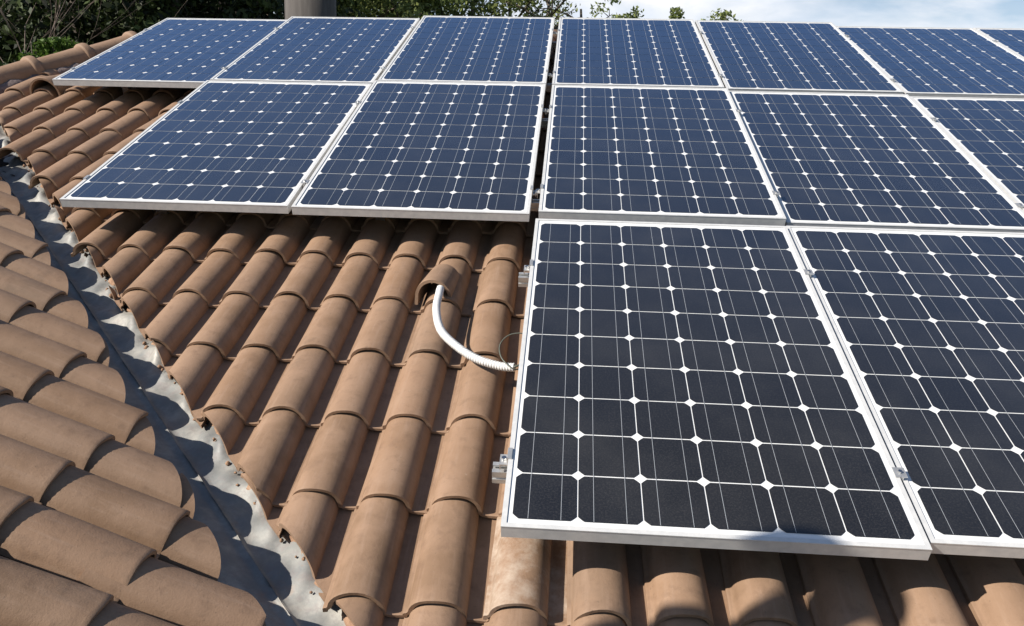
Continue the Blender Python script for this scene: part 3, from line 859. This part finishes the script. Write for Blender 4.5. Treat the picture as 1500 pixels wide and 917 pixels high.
def tree(label, x, y, h, crown_r, crown_lo, leafm, n_clumps=90, n_leaf=110, size=0.10, clump=0.55, seed=1, limbs=9, group=None, cat='tree', bark=None, lean=0.0):
    rg = np.random.default_rng(seed); r = random.Random(seed)
    e = empty('tree', label, cat, Matrix.Translation((x, y, GZ)), group)
    mb = MB()
    tr = [Vector((0, 0, -.1))]; k = 8
    for q in range(1, k + 1): tr.append(Vector((lean * h * q / k + r.uniform(-.08, .08), r.uniform(-.08, .08), h * 0.92 * q / k)))
    r0 = 0.028 * h
    mb.tube(tr, [r0 * (1 - 0.88 * q / k) for q in range(k + 1)], 8)
    tips = []
    for q in range(limbs):
        z = crown_lo * h + (0.9 - crown_lo) * h * (q + r.random() * .6) / limbs
        a = q * 2.4 + r.uniform(-.4, .4)
        kk = z / (h * .92) * k; i0 = min(int(kk), k - 1); p0 = tr[i0].lerp(tr[i0 + 1], kk - i0)
        env = crown_r * (0.55 + 0.45 * math.sin(math.pi * min(1, max(0.05, (z / h - crown_lo) / (1 - crown_lo)) * .9 + .1)))
        ln = env * r.uniform(.7, 1.0)
        p1 = p0 + Vector((math.cos(a) * ln * .5, math.sin(a) * ln * .5, ln * .28)); p2 = p0 + Vector((math.cos(a) * ln, math.sin(a) * ln, ln * r.uniform(.35, .75)))
        rr_ = r0 * (1 - .8 * z / h) * .5
        mb.tube([p0, p1, p2], [rr_, rr_ * .6, rr_ * .2], 6)
        tips += [p1, p2, (p1 + p2) / 2]
        for w in range(3):
            b0 = p1.lerp(p2, r.uniform(0, .8)); b1 = b0 + Vector((r.uniform(-1, 1), r.uniform(-1, 1), r.uniform(-.1, .9))) * ln * .4
            mb.tube([b0, b0.lerp(b1, .5) + Vector((0, 0, .05)), b1], [rr_ * .35, rr_ * .2, rr_ * .08], 5); tips += [b1, b0.lerp(b1, .6)]
    link('trunk', mb.mesh('trunk', bark or M_BARK, True), e)
    if n_clumps:
        cs = []
        for q in range(n_clumps):
            if r.random() < .6:
                t_ = r.choice(tips); cs.append((t_.x + r.gauss(0, .3), t_.y + r.gauss(0, .3), t_.z + r.gauss(0, .25)))
            else:
                zf = r.random(); z = (crown_lo + (1.0 - crown_lo) * zf) * h
                env = crown_r * math.sqrt(max(0.02, 1 - (2 * zf - 0.85) ** 2 / 1.4)) * r.uniform(.45, 1.0); a = r.uniform(0, 6.28)
                cs.append((math.cos(a) * env + lean * z, math.sin(a) * env, z))
        v, f = leaves(cs, clump, n_leaf, size, .7, rg)
        link('crown', np_mesh('crown', v, f, leafm), e)
    return e
def at_px(px, dist):
    """point on the ground below the ray through photo column px, at a depth from the camera"""
    c = [(px - 750) / FPX, (60 - 458.5) / FPX, 1.0]
    d = Vector([sum(CR[i][j] * c[i] for i in range(3)) for j in range(3)])
    p = MR @ (CC + d * dist); return p.x, p.y
# dense dark trees left of the chimney
g1 = 'dense dark trees behind the left end of the roof'
DK = [(-60, 17, 10.5, 'dark leafy tree at the far left edge behind the bare twigs'), (40, 20, 11.5, 'dark leafy tree behind the small bright bush at upper left'), (120, 16, 10.0, 'dark leafy tree above the joint of the first hip caps'),
      (190, 19, 11.5, 'dark leafy tree above the meeting of hip and top left panel'), (262, 15.5, 9.8, 'dark leafy tree behind the left corner of the top left panel'), (330, 18, 10.8, 'dark leafy tree behind the middle of the top left panel'),
      (395, 21, 11.5, 'dark leafy tree touching the left side of the chimney'), (80, 26, 13.5, 'tall far dark tree filling the gap behind the bare twigs'), (230, 27, 13.5, 'tall far dark tree behind the top left panel'), (350, 28, 13.5, 'tall far dark tree further left of the chimney')]
for k, (px, d, h, lab) in enumerate(DK):
    x, y = at_px(px, d)
    tree(lab, x, y, h, 2.5 if d < 24 else 3.4, 0.22, M_LEAF_DARK, 170, 150, 0.078, 0.75, 40 + k, 11, g1)
g2 = 'lighter green trees behind the top row of panels'
MDK = [(515, 24, 11.2, 2.3, 'mid green tree touching the right side of the chimney', 120), (568, 27, 12.0, 2.4, 'mid green tree with a pale trunk right of the chimney', 110), (625, 25, 10.8, 2.2, 'yellow green tree above the joint of the second and third top panels', 95),
       (690, 27, 11.0, 2.4, 'open green tree with dark stems against the sky behind the third top panel', 62), (745, 28, 10.6, 2.2, 'open green tree left of the wide panel gap, sky showing through', 52), (590, 36, 14.0, 3.2, 'tall far green tree behind the lighter trees', 110)]
for k, (px, d, h, cr, lab, nc) in enumerate(MDK):
    x, y = at_px(px, d)
    tree(lab, x, y, h + 1.2, cr * 1.15, 0.28, M_LEAF_MID, int(nc * (1.9 if nc > 100 else 0.95)), 110, 0.085, 0.55, 80 + k, 12, g2)
# nearly bare branches over the gap, then low far crowns
x, y = at_px(800, 27); tree('nearly bare thin tree with few leaves above the wide dark panel gap', x, y, 11.4, 2.6, 0.35, M_LEAF_MID, 40, 30, 0.07, 0.45, 121, 20)
x, y = at_px(850, 28); tree('small sparse tree with upright twigs just right of the wide panel gap', x, y, 11.0, 1.6, 0.35, M_LEAF_MID, 30, 30, 0.07, 0.4, 122, 18)
FAR = [(907, 46, 14.0, 1.6, 'low far tree top just right of the panel gap, like a small green dome'), (985, 52, 14.1, 1.0, 'tiny pointed far tree top over the fourth top panel'), (1062, 50, 14.2, 1.9, 'low far tree top over the corner between fourth and fifth panels'), (1432, 60, 14.2, 2.2, 'faint far tree top at the right end of the top row')]
for k, (px, d, h, cr, lab) in enumerate(FAR):
    x, y = at_px(px, d)
    tree(lab, x, y, h, cr, 0.45, M_LEAF_MID, 60, 60, 0.13, 0.5, 140 + k, 8, 'far tree tops above the panels')
# bare twiggy shrubs at the upper left
def bare(label, px, d, h, seed):
    x, y = at_px(px, d); r = random.Random(seed)
    e = empty('bare_shrub', label, 'shrub', Matrix.Translation((x, y, GZ)), 'bare twiggy shrubs at the upper left')
    mb = MB()
    def grow(p, dr, ln, rad, lv):
        pts = [p]; q = p
        for k in range(4):
            dr = (dr + Vector((r.gauss(0, .12), r.gauss(0, .12), .05))).normalized(); q = q + dr * ln / 4; pts.append(q)
        mb.tube(pts, [rad * (1 - .16 * k) for k in range(5)], 5)
        if lv:
            for k in range(4 if lv > 1 else 3):
                b0 = pts[r.randrange(1, 5)]; grow(b0, (dr + Vector((r.gauss(0, .55), r.gauss(0, .55), r.uniform(0, .4)))).normalized(), ln * r.uniform(.4, .65), rad * .5, lv - 1)
    for s_ in range(3): grow(Vector((r.uniform(-.2, .2), r.uniform(-.2, .2), -.1)), Vector((r.gauss(0, .14), r.gauss(0, .14), 1)).normalized(), h * r.uniform(.75, 1), .019, 3)
    link('stems', mb.mesh('stems', M_TWIG, True), e); return e
bare('bare reddish twiggy shrub at the far left edge of the photo', 8, 11.0, 7.4, 3)
bare('bare grey twiggy shrub left of the small bright green bush', 42, 11.6, 7.6, 4)
# small bright bush just beyond the hip
bx_, by_ = at_px(75, 8.3)
e = empty('bush', 'small bright green bush peeping over the hip tiles at upper left', 'bush', Matrix.Translation((bx_, by_, GZ)))
zt = (W(-3.70, 2.45, 0)).z - GZ
mb = MB(); r = random.Random(2); cs = []
side = Vector((0.95, 0.30, 0))
for k in range(9):
    o_ = side * (-0.21 + 0.44 * k / 8); top = Vector((o_.x + r.uniform(-.03, .03), o_.y, zt + 0.29 + 0.09 * k / 8 + r.uniform(-.05, .04)))
    mb.tube([(o_.x * .3, o_.y * .3, -.05), (o_.x * .7, o_.y * .7, zt * .6), tuple(top)], [.02, .014, .004], 5)
    for q in range(3): cs.append(tuple(top - Vector((r.uniform(-.05, .05), r.uniform(-.08, .08), .05 + .11 * q))))
link('stems', mb.mesh('stems', M_BARK, True), e)
v, f = leaves(cs, 0.075, 90, 0.026, .8, np.random.default_rng(9)); link('foliage', np_mesh('foliage', v, f, M_LEAF_FRESH), e)

# ------------------------------------------------------------------ person standing on the left slope, outside the picture, whose shadow falls at the lower right
def person(wp_, facing):
    J = [((0, 0, .98), .135), ((0, .01, 1.18), .13), ((0, 0, 1.38), .15), ((0, .01, 1.50), .058), ((0, .03, 1.60), .088), ((0, .03, 1.70), .095), ((0, .02, 1.78), .06),
         ((-.17, 0, 1.41), .058), ((-.22, .0, 1.14), .045), ((-.22, .06, .92), .036), ((-.21, .09, .80), .034),
         ((.17, 0, 1.41), .058), ((.22, .0, 1.14), .045), ((.22, .06, .92), .036), ((.21, .09, .80), .034),
         ((-.10, 0, .90), .095), ((-.12, .03, .50), .062), ((-.13, 0, .09), .045), ((-.13, .16, .035), .035),
         ((.10, 0, .90), .095), ((.12, .03, .50), .062), ((.13, 0, .09), .045), ((.13, .16, .035), .035)]
    E = [(0, 1), (1, 2), (2, 3), (3, 4), (4, 5), (5, 6), (2, 7), (7, 8), (8, 9), (9, 10), (2, 11), (11, 12), (12, 13), (13, 14), (0, 15), (15, 16), (16, 17), (17, 18), (0, 19), (19, 20), (20, 21), (21, 22)]
    me = bpy.data.meshes.new('person'); me.from_pydata([j[0] for j in J], E, [])
    mk, _, _ = pmat('work_clothes', (0.12, 0.14, 0.2), 0.85); me.materials.append(mk)
    o = link('person', me, None, Matrix.Translation(wp_ + Vector((0, 0, .0))) @ Matrix.Rotation(facing, 4, 'Z'))
    sk = o.modifiers.new('skin', 'SKIN')
    lay = me.skin_vertices[0] if me.skin_vertices else None
    for i, (_, r__) in enumerate(J):
        me.skin_vertices[0].data[i].radius = (r__, r__)
    me.skin_vertices[0].data[0].use_root = True
    o.modifiers.new('smooth', 'SUBSURF').levels = 2; o.modifiers['smooth'].render_levels = 2
    tag(o, 'person in work clothes standing on the left slope whose shadow falls at lower right', 'person')
    return o
def under_head(target, height):
    """where someone of that height must stand on the left slope for the head to throw its shadow on target"""
    up = Vector((0, math.sin(PITCH), math.cos(PITCH))); t_ = 0.5
    while True:
        p = target + SUN_ROOF * t_; h = (p - LO).dot(NL) / up.dot(NL)
        if h > height or t_ > 9: break
        t_ += 0.01
    return MR @ (p - up * height)
PERSON = person(under_head(Vector((0.785, -1.63, -0.02)), 1.80), R_(-22))
